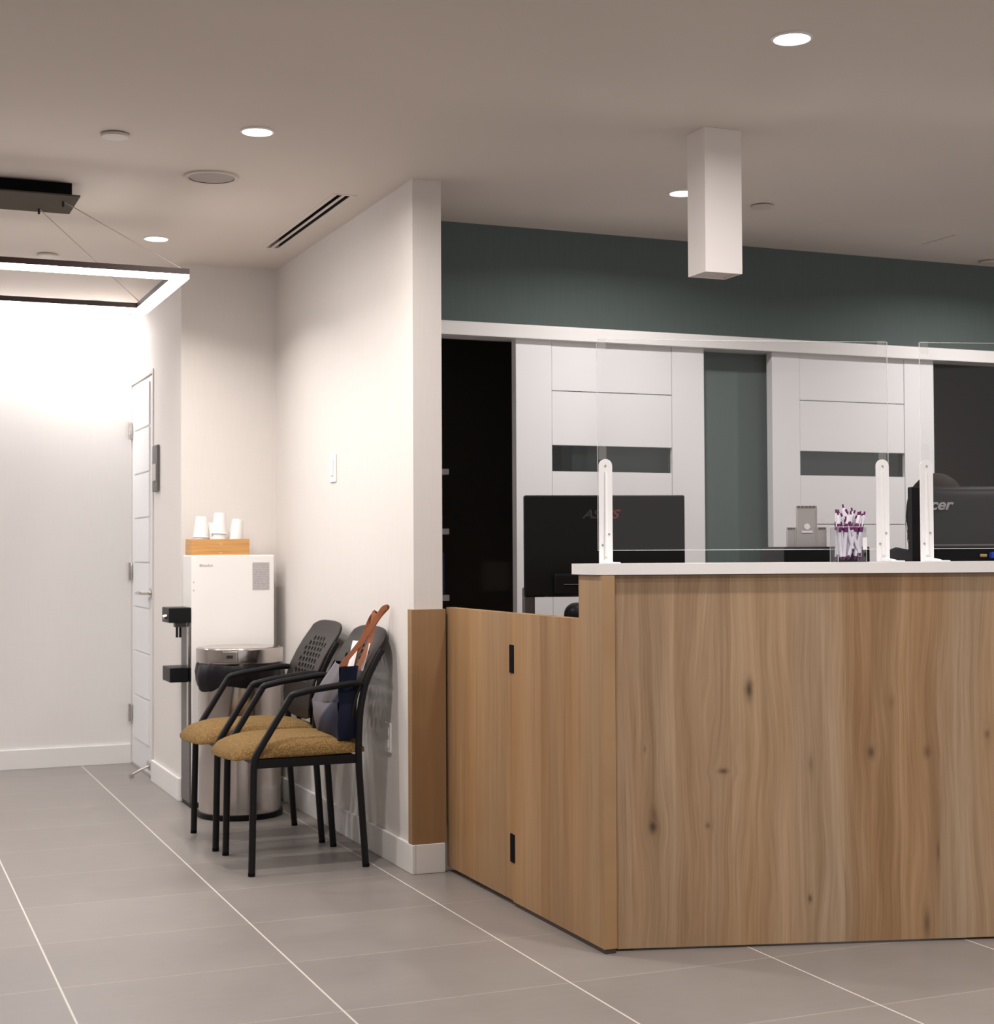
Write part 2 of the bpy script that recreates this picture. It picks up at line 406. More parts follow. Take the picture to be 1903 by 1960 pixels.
# corridor door (leaf, frame, lever, hinges)
dr = thing('door_1', None, None, (CX, 0, 0)); struct(dr); 
bm = new(); box(bm, .004, .044, D0+.004, D1-.004, .012, DZ-.004)
mk('leaf', bm, M_doorwhite, dr)
for k in range(8):     # horizontal ladder panels
    z0 = .15+k*.225
    mk('panel', box(new(), -.004, .006, D0+.10, D1-.10, z0, z0+.217, .003), M_doorwhite, dr, smooth=40)
bm = new(); box(bm, -.006, .05, D0-.022, D0, 0, DZ+.02, .002); box(bm, -.006, .05, D0, D1, DZ, DZ+.02, .002)
mk('frame', bm, M_plate, dr, smooth=40)
h = mk('door_handle', tube(lathe(new(), [(0, .0), (.026, .0), (.026, .006), (.0, .006)], 20), [(0, 0, .005), (0, 0, .045), (0, .0, .05)], .009), M_chrome, dr, smooth=40)
h.rotation_euler = (0, -PI/2, 0); h.location = (0, D0+.06, .90)
lv = mk('lever', tube(new(), fillet([(-.045, D0+.06, .90), (-.052, D0+.10, .90), (-.05, D0+.18, .897)], .02), .008), M_chrome, dr, smooth=60)
for z in (.265, 1.0, 1.735):
    bm = new(); box(bm, -.006, .0, D1-.03, D1+.012, z-.045, z+.045, .001); tube(bm, [(-.008, D1-.002, z-.045), (-.008, D1-.002, z+.045)], .007, 8)
    mk('hinge', bm, M_chrome, dr, smooth=50)
bm = new(); tube(bm, [(-.0, D0+.10, .055), (-.045, D0+.11, .035), (-.08, D0+.12, .012)], .006, 8); box(bm, -.004, .004, D0+.08, D0+.15, .035, .075, .002); lathe(bm, [(0, .002), (.012, .002), (.012, .018), (0, .018)], 12, -.082, D0+.12)
mk('door_stop', bm, M_chrome, dr, smooth=50)
mk('threshold', box(new(), -.004, .06, D0, D1, 0, .010), M_chrome, dr)

# ================================================================== CEILING ITEMS
DL = {(1.125, 4.567): 'glowing round ceiling downlight nearest the round ceiling speaker',
      (1.13, 6.29): 'glowing round ceiling downlight between the suspended light frame and slot vent',
      (1.13, 8.0): 'small round ceiling downlight seen through the suspended light frame',
      (2.16, 3.235): 'large glowing round ceiling downlight at upper right, above the hanging column',
      (2.735, 4.80): 'glowing ceiling downlight half hidden behind the hanging white column'}
for (x, y, pw, colr, spr) in DOWN:
    if y > 3 or True:
        if (x, y) in DL:
            t_ = thing('downlight', DL[(x, y)], 'ceiling light', (x, y, CEIL), group=None)
            mk('trim_ring', lathe(new(), [(.044, -.0005), (.052, -.0005), (.052, -.004), (.046, -.006), (.044, -.003)], 40), M_plastic_w, t_, smooth=40)
            mk('lens', lathe(new(), [(0, -.004), (.045, -.004), (.045, -.001), (0, -.001)], 40), M_lens, t_)
    area('downlight_and_fill_lamp', (x, y, CEIL-.012), .09, pw, colr, spread=spr)

ws = thing('linear_downlight', 'thin recessed linear ceiling light running along the top of the far wall', 'ceiling light', (0, 8.07, CEIL))
mk('lens', box(new(), -3.0, 1.28, -.02, .02, -.003, -.001), M_lens, ws); mk('trim_flange', box(new(), -3.01, 1.29, -.028, .028, -.001, -.0002), M_plastic_w, ws)
area('washer_lamp', (-.85, 8.06, CEIL-.006), 4.2, 30, (.97, .98, 1.0), .04, 170, 'RECTANGLE')
def disc(x, y, r, lab, m=M_plate, drop=.004):
    t_ = thing('sprinkler_cover', lab, 'sprinkler cover', (x, y, CEIL))
    mk('collar', lathe(new(), [(0, -.0001), (r*.8, -.0001), (r*.8, -drop), (0, -drop)], 32), M_slot, t_, smooth=40)
    mk('cap', lathe(new(), [(0, -drop+.001), (r, -drop+.001), (r, -drop-.004), (r*.93, -drop-.007), (0, -drop-.008)], 36), m, t_, smooth=40)
M_cap = mat('sprinkler_cap_paint', (.62, .55, .50), .5)
disc(.73, 4.76, .043, 'white round sprinkler cover on ceiling, above the black lamp canopy', M_cap)
disc(.757, 6.80, .043, 'white round sprinkler cover just above the suspended light frame', M_cap)
disc(3.113, 4.872, .041, 'round sprinkler cover on ceiling right of the hanging column', M_cap)
disc(4.665, 5.455, .041, 'round sprinkler cover on ceiling at right edge, near the teal wall', M_cap)
sp_ = thing('ceiling_speaker', 'round flush ceiling speaker with grey grille beside the slot vent', 'speaker', (1.118, 5.185, CEIL))
mk('rim', lathe(new(), [(.076, -.001), (.093, -.0005), (.091, -.006), (.078, -.006)], 48), M_cap, sp_, smooth=40)
mk('grille', lathe(new(), [(0, -.004), (.077, -.004), (.077, -.0005), (0, -.0005)], 48), M_grille, sp_)

vt = thing('slot_vent', 'linear ceiling air diffuser with two black slots beside the partition wall', 'air vent', (1.62, 5.8, CEIL))
fr_ = new()
L2 = .515
for x0, x1 in ((-.045, -.0265), (-.0075, .0045), (.0235, .045)): box(fr_, x0, x1, -L2, L2, -.0015, .0005)
box(fr_, -.045, .045, -L2-.012, -L2, -.0015, .0005); box(fr_, -.045, .045, L2, L2+.012, -.0015, .0005)
mk('vent_frame', fr_, M_ceil, vt)
bm = new(); box(bm, -.03, .03, -L2, L2, .06, .065); box(bm, -.0298, -.0285, -L2, L2, .0, .06); box(bm, .0285, .0298, -L2, L2, .0, .06)
mk('plenum', bm, M_slot, vt)

# access panel: thin trim lines on the ceiling
ap = thing('access_panel', 'flush square ceiling access panel above the sliding doors, right of the column', 'access panel', (0, 0, 0))
mk('panel_frame', box(new(), 3.50, 4.15, 5.00, 5.26, CEIL-.0008, CEIL+.002), M_ceil, ap)
bm = new(); box(bm, 4.142, 4.147, 5.04, 5.25, CEIL-.002, CEIL); mk('seam', bm, M_grille, ap)

# hanging white column (square housing fixed to ceiling)
hc = thing('hanging_column', 'white rectangular box column hanging from ceiling above the reception desk', 'column', (2.4325, 4.0725, CEIL))
a, b_ = .0645, .0525; zb = -.441; bm = new()
q_ = [[bm.verts.new((sx_*(a-d_), sy_*(b_-d_), z_)) for sx_, sy_ in ((-1, -1), (1, -1), (1, 1), (-1, 1))] for d_, z_ in ((0, -.0005), (0, zb), (.004, zb), (.004, -.0005))]
for A_, C_ in zip(q_, q_[1:]+q_[:1]):
    for k in range(4): bm.faces.new((A_[k], A_[(k+1) % 4], C_[(k+1) % 4], C_[k]))
M_col = mat('column_white_paint', (.80, .755, .73), .45)
mk('housing', bm, M_col, hc)
mk('base_plate', box(new(), -a+.003, a-.003, -b_+.003, b_-.003, zb+.006, zb+.010), M_plate, hc)

# canopy + suspended LED frame (one fixture)
pf = thing('suspended_light_frame', 'rectangular LED ring light hung by thin cables below a black ceiling canopy', 'pendant light', (0, 5.56, 0))
FZ = 2.035; NYb, FYb = -.365, .47; X1 = 1.045; X0 = -1.20; wd = .045
mk('canopy', box(new(), X0+.6, .69, -.105, .10, CEIL-.05, CEIL, .002), M_blkmatte, pf, smooth=40)
M_canopy = mat('canopy_plate_bronze', (.085, .072, .056), .8, 0, spec=.03)
mk('canopy_plate', box(new(), X0+.55, .712, -.15, .143, CEIL-.056, CEIL-.05, .001), M_canopy, pf, smooth=40)
def ring(z0, z1, inset=0):
    bm = new()
    o = [(X0+inset, NYb+inset), (X1-inset, NYb+inset), (X1-inset, FYb-inset), (X0+inset, FYb-inset)]
    i_ = [(X0+wd-inset, NYb+wd-inset), (X1-wd+inset, NYb+wd-inset), (X1-wd+inset, FYb-wd+inset), (X0+wd-inset, FYb-wd+inset)]
    V = [[bm.verts.new((x, y, z)) for x, y in P_] for z in (z0, z1) for P_ in (o, i_)]
    for k in range(4):
        k2 = (k+1) % 4
        bm.faces.new((V[0][k], V[0][k2], V[1][k2], V[1][k])); bm.faces.new((V[2][k], V[2][k2], V[3][k2], V[3][k]))
        bm.faces.new((V[0][k], V[0][k2], V[2][k2], V[2][k])); bm.faces.new((V[1][k], V[1][k2], V[3][k2], V[3][k]))
    return bm
mk('rail', ring(FZ+.006, FZ+.026), M_copper, pf)
mk('led_diffuser', ring(FZ-.008, FZ+.006, .001), M_led, pf)
for i, (cx_, cy_, tx, ty) in enumerate(((.665, -.06, X1-.02, NYb+.02), (.60, .09, X1-.02, FYb-.02))):
    mk('cable', tube(new(), [(cx_, cy_, CEIL-.056), (tx, ty, FZ+.026)], .0016, 6), M_grille, pf, smooth=60)
    mk('cable_clip', lathe(new(), [(0, CEIL-.056), (.004, CEIL-.056), (.004, CEIL-.075), (0, CEIL-.077)], 10, cx_, cy_), M_slot, pf, smooth=40)
for nm, loc, sxy in (('frame_lamp', ((X0+X1)/2, 5.56+NYb+.022, FZ-.012), (X1-X0, .04)), ('frame_lamp', ((X0+X1)/2, 5.56+FYb-.022, FZ-.012), (X1-X0, .04))):
    area(nm, loc, sxy[0], 12, (1, .97, .95), sxy[1], 180, 'RECTANGLE')
area('frame_lamp', (X1-.022, 5.56+(NYb+FYb)/2, FZ-.014), .04, 3.8, (1, .96, .93), FYb-NYb, 180, 'RECTANGLE', (0, -PI/4, 0))

# ================================================================== WALL ITEMS
def plate(name, label, cat, y0, y1, z0, z1, sw):
    t_ = thing(name, label, cat, (PX, (y0+y1)/2, (z0+z1)/2)); hy, hz = (y1-y0)/2, (z1-z0)/2
    mk('cover_plate', box(new(), -.006, -.0002, -hy, hy, -hz, hz, .002), M_plastic_w, t_, smooth=40)
    if sw: mk('rocker', box(new(), -.011, -.006, -hy*.42, hy*.42, -hz*.55, hz*.55, .0015), M_plastic_w, t_, smooth=40)
    else:
        for s_ in (-1, 1):
            mk('socket', box(new(), -.0085, -.006, -hy*.45, hy*.45, s_*hz*.42-hz*.28, s_*hz*.42+hz*.28, .001), M_plastic_w, t_, smooth=40)
plate('light_switch', 'white rocker light switch on the partition wall above the chairs', 'light switch', 5.868, 5.950, 1.375, 1.488, True)
plate('power_outlet', 'white electrical outlet low on the partition wall beside the chairs', 'outlet', 5.200, 5.262, .382, .487, False)
sg = thing('wall_sign', 'small dark grey sign plaque on the wall right of the corridor door', 'sign', (CX, 7.40, 1.50))
mk('plaque', box(new(), -.014, -.001, -.062, .062, -.11, .11, .002), M_greyplastic, sg, smooth=40)
mk('raised_panel', box(new(), -.018, -.014, -.045, .045, -.06, .02, .001), M_chrome, sg, smooth=40)

# ================================================================== SLIDING DOORS
def sliding_door(n, x0, x1, s0, s1, label):
    d = thing('sliding_door', label, 'door', (x0, 5.475, 0))
    T = .042; g = .0015
    a0, a1, W_ = s0-x0, s1-x0, x1-x0
    mk('stile', box(new(), 0, a0-g, 0, T, .012, 1.93, .0015), M_doorwhite, d, smooth=40)
    mk('stile', box(new(), a1+g, W_, 0, T, .012, 1.93, .0015), M_doorwhite, d, smooth=40)
    for z0, z1 in ((.012, .30), (.30, .512), (.512, .745), (.745, .975), (.975, 1.203), (1.203, 1.411), (1.511, 1.7265), (1.7265, 1.93)):
        mk('panel', box(new(), a0, a1, .002, T-.002, z0+g, z1-g, .0015), M_doorwhite, d, smooth=40)
    mk('glass_strip', box(new(), a0, a1, .018, .024, 1.409, 1.513), M_glass, d)
    return d
sliding_door(1, 2.372, 3.213, 2.527, 3.062, 'white sliding door with slim glass strip behind the left monitor')
sliding_door(2, 3.540, 4.372, 3.678, 4.214, 'white sliding door with slim glass strip behind the pen cup')

# closet shelves and blue carton glimpsed at left
for z, lb in ((1.425, 'topmost'), (1.178, 'middle'), (.905, 'lowest')):
    tag(mk('closet_shelf', box(new(), PX2+.012, 2.262, 5.92, 6.35, z-.012, z+.012, .002), M_shelf, smooth=40), 'white closet shelf in the dark opening, %s of the three' % lb, 'shelf')
ct = mk('storage_carton', box(new(), 2.02, 2.245, 5.93, 6.2, .9175, 1.09, .002), M_bluebox, smooth=40); tag(ct, 'dark blue carton on the lowest shelf in the dark closet', 'box')

# ================================================================== RECEPTION DESK
CA = math.atan2(-.2849, .9585)         # heading of the front face
C0 = Vector((1.938, 3.783, 0))
def cw(s_, off, z=0):                   # desk-frame point -> world
    return Vector((C0.x+.9585*s_+.2849*off, C0.y-.2849*s_+.9585*off, z))
desk = thing('reception_desk', 'oak veneered reception desk with white quartz transaction top', 'reception desk', C0, CA)
LEN = 2.3
mk('front_panel', box(new(), -.005, LEN, 0, .03, .006, 1.029, .001), M_oak, desk, smooth=40)
# side slab (world aligned): tall near the front corner, lower beyond
inv = Matrix.Rotation(-CA, 4, 'Z')
def wchild(name, bm, m, smooth=None):
    o = mk(name, bm, m, desk, smooth); o.matrix_parent_inverse = Matrix.Identity(4)
    o.matrix_basis = (Matrix.Translation(C0) @ Matrix.Rotation(CA, 4, 'Z')).inverted(); return o
bm = prism_yz(new(), [(3.765, .014), (3.765, 1.029), (3.914, 1.029), (3.914, .905), (4.392, .905), (4.392, .014)], 1.885, 1.923)
wchild('side_panel', bm, M_oak_side)
wchild('plinth', prism_yz(new(), [(3.770, 0), (3.770, .014), (4.390, .014), (4.390, 0)], 1.890, 1.922), M_plinth)
bm = new(); pl = [(1.870, 3.750), (1.870, 3.965)]
f0 = cw(-.055, -.018); f1 = cw(LEN, -.018); b1 = cw(LEN, .20); b0 = cw(.0, .235)
k_ = (3.965-C0.y)/1; 
# front edge starts at x = 1.870
s_at = lambda off: (1.876-C0.x-.2849*off)/.9585
f0 = cw(s_at(-.018), -.018); bl = cw(s_at(.02), .02); bl = Vector((1.876, 3.94, 0)); bl2 = cw(.10, .20)
wchild('worktop', prism(new(), [(f0.x, f0.y), (f1.x, f1.y), (b1.x, b1.y), (bl2.x, bl2.y), (bl.x, bl.y)], 1.031, 1.061), M_worktop)
mk('top_carcass', box(new(), .0, LEN, .031, .20, .76, 1.029), M_oak_side, desk)
mk('inner_desktop', box(new(), .03, LEN, .205, .95, .715, .74, .002), M_worktop, desk, smooth=40)
mk('end_support', box(new(), .06, .09, .25, .90, 0, .715), M_white, desk)
mk('end_support', box(new(), 2.2, 2.23, .25, .90, 0, .715), M_white, desk)
# gate leaf
gt = thing('swing_gate', 'low oak swing gate between wall end and reception desk', 'gate', (1.885, 0, 0))
mk('leaf', box(new(), .002, .036, 4.397, 4.972, .016, .904, .001), M_oak_side, gt, smooth=40)
for z0, z1 in ((.719, .806), (.134, .221)):
    mk('hinge', box(new(), -.002, .004, 4.378, 4.412, z0, z1, .001), M_blkmatte, gt, smooth=40)

# acrylic shields
def shield(s0, s1, label):
    t_ = thing('sneeze_guard', label, 'screen', cw(s0, .145, 1.061), CA)
    w_ = s1-s0
    bm = box(new(), 0, w_, 0, .005, .036, .640); 
    for f in bm.faces:
        if abs(f.normal.y) < .5: f.material_index = 1
    bm.normal_update()
    for f in bm.faces: f.material_index = 0 if abs(f.normal.y) > .5 else 1
    mk('acrylic_sheet', bm, [M_acrylic, M_edge], t_)
    bm = new(); tube(bm, [(0, -.0008, .037), (w_, -.0008, .037), (w_, -.0008, .640), (0, -.0008, .640)], .0012, 6, closed=True); mk('polished_edge', bm, M_edge, t_)
    for x_ in (.016, w_-.016):
        for z0, z1 in ((.296, .345), (.605, .644)):
            mk('clear_tape', box(new(), x_-.013, x_+.010, -.0012, -.0002, z0, z1), M_tape, t_)
    return t_
shield(-.026, .832, 'left clear acrylic screen standing between two white brackets')
shield(.930, 1.80, 'right clear acrylic screen cut off by the right edge')
M_brkt = mat('white_powder_coat', (.86, .85, .85), .3)
def bracket(s_, label):
    t_ = thing('shelf_bracket', label, 'bracket', cw(s_, .143, 1.0612), CA, group=None)
    # upright, rounded top, with pressed rib
    bm = new(); hw = .0195; pts = [(-hw, 0), (hw, 0)] + [(hw*math.cos(a), .278+hw*math.sin(a)) for a in [PI*k/10 for k in range(11)]]
    F = [bm.verts.new((x, -.004, z)) for x, z in pts]; K = [bm.verts.new((x, 0, z)) for x, z in pts]
    bm.faces.new(F); bm.faces.new(K[::-1])
    for i in range(len(pts)): bm.faces.new((F[i], K[i], K[(i+1) % len(pts)], F[(i+1) % len(pts)]))
    mk('upright', bm, M_brkt, t_)
    bm = new(); tube(bm, [(0, -.003, .02), (0, -.003, .26)], [.0065, .0035], 12); 
    mk('rib', bm, M_brkt, t_, smooth=60)
    bm = new(); box(bm, -hw, hw, -.125, -.001, 0, .004, .0015); tube(bm, [(0, -.005, .006), (0, -.10, .003)], [.007, .004], 10)
    mk('foot', bm, M_brkt, t_, smooth=40)
    for x_, z_ in ((0, .278), (.0095, .083), (-.0095, .052)):
        bm = lathe(new(), [(0, 0), (.0036, 0), (.0028, .002), (0, .0022)], 12)
        o = mk('screw', bm, M_chrome, t_, smooth=40); o.rotation_euler = (PI/2, 0, 0); o.location = (x_, -.004, z_)
bracket(-.004, 'white L-shaped metal bracket in front of the left monitor')
bracket(.812, 'white L-shaped metal bracket nearest the pen cup')
bracket(.945, 'white L-shaped metal bracket in front of the right monitor, rightmost of three')

# pen cup + pens
PCs, PCo = .684, .072
pc = thing('pen_cup', 'clear square acrylic cup full of pens on the white counter top', 'pen cup', cw(PCs, PCo, 1.0612), CA)
bm = new(); hw, hd, H_ = .042, .036, .100
for a in ((-hw, hw, -hd, -hd+.002), (-hw, hw, hd-.002, hd), (-hw, -hw+.002, -hd, hd), (hw-.002, hw, -hd, hd)): box(bm, *a, 0, H_)
box(bm, -hw, hw, -hd, hd, 0, .003)
mk('cup_wall', bm, M_cupclear, pc)
bm = new()
for x in (-hw, hw): 
    for y in (-hd, hd): tube(bm, [(x*.985, y*.98, 0), (x*.985, y*.98, H_)], .0009, 6)
tube(bm, [(-hw, -hd, H_), (hw, -hd, H_), (hw, hd, H_), (-hw, hd, H_)], .0009, 6, closed=True)
mk('cup_rim', bm, M_edge, pc)
mk('label', box(new(), hw-.012, hw+.0005, -hd-.001, -hd-.0002, .035, .070), M_paper, pc)
def make_pen():
    p_ = thing('ballpoint_pen', 'x', 'pen')
    mk('barrel', lathe(new(), [(0, .008), (.0048, .012), (.0054, .10), (.0049, .118), (.0028, .130), (0, .131)], 12), M_penwhite, p_, smooth=40)
    mk('grip_band', lathe(new(), [(.0050, .080), (.0066, .084), (.0062, .098), (.0052, .106), (.0050, .080)], 12), M_purple, p_, smooth=40)
    bm = new(); box(bm, -.0018, .0018, -.0085, -.005, .098, .128, .0005); mk('clip', bm, M_penwhite, p_, smooth=40)
    mk('clicker', lathe(new(), [(.0022, .130), (.0026, .131), (.0026, .140), (0, .141)], 10), M_purple, p_, smooth=40)
    mk('tip', lathe(new(), [(0, 0), (.0022, .003), (.0047, .014), (.0047, .020), (0, .021)], 12), M_purple, p_, smooth=40)
    return p_
pen0 = make_pen()
# base x,y -> top x,y,z (cup frame), all leaning inside the cup
pens = [(-.030, -.024, -.038, -.026, .132), (-.018, -.020, -.033, -.020, .127), (.012, -.027, -.024, -.024, .165), (.034, -.024, -.010, -.026, .126),
        (.026, -.006, -.014, .006, .126), (-.008, -.012, .002, -.020, .146), (-.026, .004, .012, -.008, .128), (-.012, -.025, .024, -.026, .128),
        (-.030, .012, .028, .002, .134), (-.006, .010, .034, .016, .130), (-.006, -.010, .036, -.016, .130), (.012, -.018, .043, -.022, .144),
        (.024, .010, .038, .008, .124), (-.034, .014, -.022, .018, .124), (.034, .016, .008, .022, .128), (-.014, .024, .000, .024, .132),
        (.030, -.015, .030, -.020, .122), (-.034, -.004, -.036, -.004, .130), (-.024, -.026, -.012, -.027, .124), (.034, .002, .018, .008, .127)]
PN = ['leftmost front one, nearly upright', 'just right of the leftmost one, leaning left', 'tallest one, leaning left out of the crowd', 'leaning left across the middle at the front', 'short one leaning left behind the middle', 'upright with its dark clicker above the middle ones', 'leaning right in the middle rear', 'leaning right at the front',
      'rear one leaning far right', 'at rear right leaning right', 'crossing the cup to the right front', 'rightmost one, tall and leaning right', 'rear right, nearly upright', 'rear left, nearly upright', 'rear one leaning left', 'rear middle, upright',
      'front right, shortest and upright', 'far left, upright behind the leftmost', 'front left, slightly leaning right', 'right side, leaning slightly left']
for i, (x0, y0, x1, y1, z1) in enumerate(pens):
    o = pen0 if i == 0 else copy_tree(pen0)
    a = Vector((x0, y0, .004)); b = Vector((x1, y1, z1)); a.x *= .93; b.x *= .98; d = (b-a).normalized()
    top = a + d*.141
    lift = [.0, .006, .0, .012, .002, .0, .010, .004][i % 8]
    if z1 > .138: lift = z1-.004-.141*d.z
    q = d.to_track_quat('Z', 'Y')
    basew = cw(PCs, PCo, 1.0612) + Matrix.Rotation(CA, 3, 'Z') @ (a + d*max(lift, 0))
    o.location = basew; o.rotation_mode = 'QUATERNION'; o.rotation_quaternion = Matrix.Rotation(CA, 3, 'Z').to_quaternion() @ q @ Matrix.Rotation(random.uniform(-2, 2), 3, 'Z').to_quaternion()
    o['label'] = 'white and purple ballpoint, ' + PN[i]; o['group'] = 'pens in the clear cup'

# printer on inner desktop with paper support
pr = thing('label_printer', 'low black printer with grey paper support behind the counter top', 'printer', cw(.752, .60, .7402), CA)
mk('body', box(new(), -.135, .14, -.13, .13, 0, .366, .006), M_blk, pr, smooth=40)
def support(name, x0, x1, z1):
    bm = new(); box(bm, x0, x1, .10, .106, .36, z1, .001)
    o = mk(name, bm, M_paperstand, pr, smooth=40)
    bm = new(); n = max(3, int((x1-x0)/.012))
    for k in range(n):
        xa = x0+.003+(x1-x0-.006)*k/n; box(bm, xa, xa+(x1-x0-.006)/n*.7, .097, .1005, z1-.006, z1-.001)
    mk('notch_row', bm, M_greyplastic, o)
    bm = new()
    for xx in (x0+.001, x1-.002): box(bm, xx, xx+.0015, .097, .1, .366, z1-.006)
    mk('ridge', bm, M_plate, o); return o
support('paper_support', -.025, .045, .50)
support('side_wing', -.058, -.026, .430); support('side_wing', .046, .076, .430)
bm = new(); box(bm, -.008, .028, .0968, .0995, .412, .418); lathe(bm, [(0, 0), (.01, 0), (.01, .001), (0, .001)], 20)
for v_ in bm.verts:
    if v_.co.y < .09: v_.co = Vector((v_.co.x+.010, .099-v_.co.z*1, v_.co.y+.432))
mk('window', bm, M_paper, pr)

# left monitor
def curved_back(bm, w2, z0, z1, y0, dep, nx=14, nz=10):
    """closed shell: front plate at y0, bulging to y0-dep"""
    pass
m1 = thing('computer_monitor', 'large black monitor seen from behind, left end of the reception desk', 'monitor', cw(.102, .75, .7402), CA)
bm = new(); box(bm, -.2645, .2645, -.008, .018, .208, .537, .006, 3); mk('shell', bm, M_monitor, m1, smooth=40)
mk('screen', box(new(), -.255, .255, .0181, .019, .218, .527), M_blk, m1)
bm = new(); box(bm, -.17, .17, -.028, -.008, .212, .285, .010, 3); mk('electronics_bulge', bm, M_monitor, m1, smooth=40)
bm = new(); box(bm, -.14, -.02, -.034, -.028, .247, .250, .001); mk('shelf_ridge', bm, M_greyplastic, m1)
bm = new()
for k in range(9): box(bm, -.20+k*.03, -.187+k*.03, -.0095, -.0075, .2085, .2115)
mk('vent_slot', bm, M_slot, m1)
mk('neck', box(new(), -.04, .04, -.045, -.028, .012, .27, .006), M_monitor, m1, smooth=40)
mk('foot', box(new(), -.12, .12, -.11, .07, 0, .012, .005), M_monitor, m1, smooth=40)
text('logo', 'A', .040, M_logo_d, m1, (-.074, -.0082, .462), (PI/2, 0, 0), .35, bold=.0008, sx=1.2)
text('logo', 'S', .040, M_logo_d, m1, (-.044, -.0082, .462), (PI/2, 0, 0), .35, bold=.0008, sx=1.2)
text('logo', 'US', .040, M_logo_r, m1, (-.014, -.0082, .462), (PI/2, 0, 0), .35, bold=.0008, sx=1.2)
# right monitor
m2 = thing('computer_monitor', 'dark grey monitor seen from behind at the right edge, beside seated person', 'monitor', cw(1.415, .735, .7402), CA)
bm = new(); box(bm, -.284, .284, -.004, .038, .22, .563, .004, 3); mk('bezel', bm, M_blk, m2, smooth=40)
# rear shell: gently domed
bm = new(); nx, nz = 48, 36; G = []
for j in range(nz+1):
    row = []
    for i in range(nx+1):
        u = i/nx*2-1; v_ = j/nz*2-1
        e = max(0, 1-abs(u)**6)*max(0, 1-abs(v_)**6)
        row.append(bm.verts.new((-.255*(-1)*u*1.0+.012, -.004-.028*e**.5, .378+.182*v_)))
    G.append(row)
for j in range(nz):
    for i in range(nx): bm.faces.new((G[j][i], G[j][i+1], G[j+1][i+1], G[j+1][i]))
mk('rear_shell', bm, M_acer, m2, smooth=60)
bm = new(); box(bm, -.235, .26, -.052, -.03, .205, .365, .012, 3); mk('port_housing', bm, M_blk, m2, smooth=40)
bm = new(); box(bm, -.235, .26, -.062, -.05, .366, .372, .002)
mk('housing_lip', bm, M_greyplastic, m2, smooth=40)
mk('neck', box(new(), -.04, .04, -.07, -.045, .012, .24, .006), M_blk, m2, smooth=40)
mk('foot', box(new(), -.12, .12, -.11, .07, 0, .012, .005), M_blk, m2, smooth=40)
mk('video_port', box(new(), -.076, -.050, -.058, -.051, .329, .340, .003), M_brass, m2, smooth=40)
mk('cable_plug', box(new(), -.044, .03, -.075, -.051, .325, .346, .003), M_blue, m2, smooth=40)
text('logo', 'acer', .050, M_logo_g, m2, (-.262, -.0335, .487), (PI/2, 0, 0), .3, depth=.0015, bold=.0012, sx=1.15)
# slim grey box of unknown use below left monitor's end
tag(mk('slim_grey_box', box(new(), 0, .036, 0, .06, 0, .235, .004), M_greyplastic, smooth=40, loc=cw(-.118, .86, .7402)), 'slim dark grey box standing below left end of the left monitor', 'desk accessory')
bpy.data.objects['slim_grey_box'].rotation_euler = (0, 0, CA)
bpy.data.objects['slim_grey_box'].location = cw(-.149, .86, .7402)

# office chair behind the desk (its back corner shows above the gate)
oc = thing('office_chair', 'black office chair behind the desk, only its rounded back top visible', 'office chair', cw(.36, 1.28, 0), CA)
bm = new(); lathe(bm, [(0, .06), (.03, .06), (.03, .42), (0, .42)], 16)
for k in range(5):
    a = 2*PI*k/5; tube(bm, [(0, 0, .10), (.30*math.cos(a), .30*math.sin(a), .07)], [.022, .014], 8)
mk('base', bm, M_blk, oc, smooth=40)
for k in range(5):
    a = 2*PI*k/5; bm = new(); tube(bm, [(.30*math.cos(a)-.012, .30*math.sin(a), .0285), (.30*math.cos(a)+.012, .30*math.sin(a), .0285)], .028, 14); mk('caster', bm, M_blk, oc, smooth=40)
mk('seat', box(new(), -.24, .24, -.26, .20, .42, .50, .03, 4), M_blk, oc, smooth=60)
bm = new(); box(bm, -.285, .225, .14, .235, .54, .905, .045, 5); mk('backrest', bm, M_blk, oc, smooth=60)
mk('back_post', tube(new(), [(0, .15, .44), (0, .25, .50), (0, .225, .72)], .018, 8), M_blk, oc, smooth=50)

# ================================================================== PERSON (seated, hidden by right monitor)
pe = thing('person', 'seated person with dark hair and black top, hidden behind the right monitor', 'person', cw(1.462, 1.34, 0), CA)
def skin_mesh(name, verts, edges, rads, m, parent, sub=2, root=0):
    me = bpy.data.meshes.new(name); me.from_pydata(verts, edges, []); o = bpy.data.objects.new(name, me); COL.objects.link(o)
    md = o.modifiers.new('skin', 'SKIN'); md.use_smooth_shade = True
    for i, r_ in enumerate(rads):
        r_ = r_ if isinstance(r_, tuple) else (r_, r_); me.skin_vertices[0].data[i].radius = r_
        me.skin_vertices[0].data[i].use_root = (i == root)
    s_ = o.modifiers.new('sub', 'SUBSURF'); s_.levels = sub; s_.render_levels = sub
    me.materials.append(m); o.parent = parent
    return o
V_ = [(0, .02, .50), (0, .02, .68), (0, .0, .86), (0, -.01, 1.0), (0, -.01, 1.09), (0, -.03, 1.17), (0, -.035, 1.26), (0, -.03, 1.32),
      (-.15, .0, 1.02), (-.22, -.02, .98), (-.25, -.08, .80), (-.20, -.24, .785), (-.17, -.31, .775),
      (.15, .0, 1.02), (.22, -.02, .98), (.25, -.08, .80), (.20, -.24, .785), (.17, -.31, .775),
      (-.10, -.05, .53), (-.12, -.42, .54), (-.12, -.42, .12), (-.12, -.50, .06),
      (.10, -.05, .53), (.12, -.42, .54), (.12, -.42, .12), (.12, -.50, .06)]
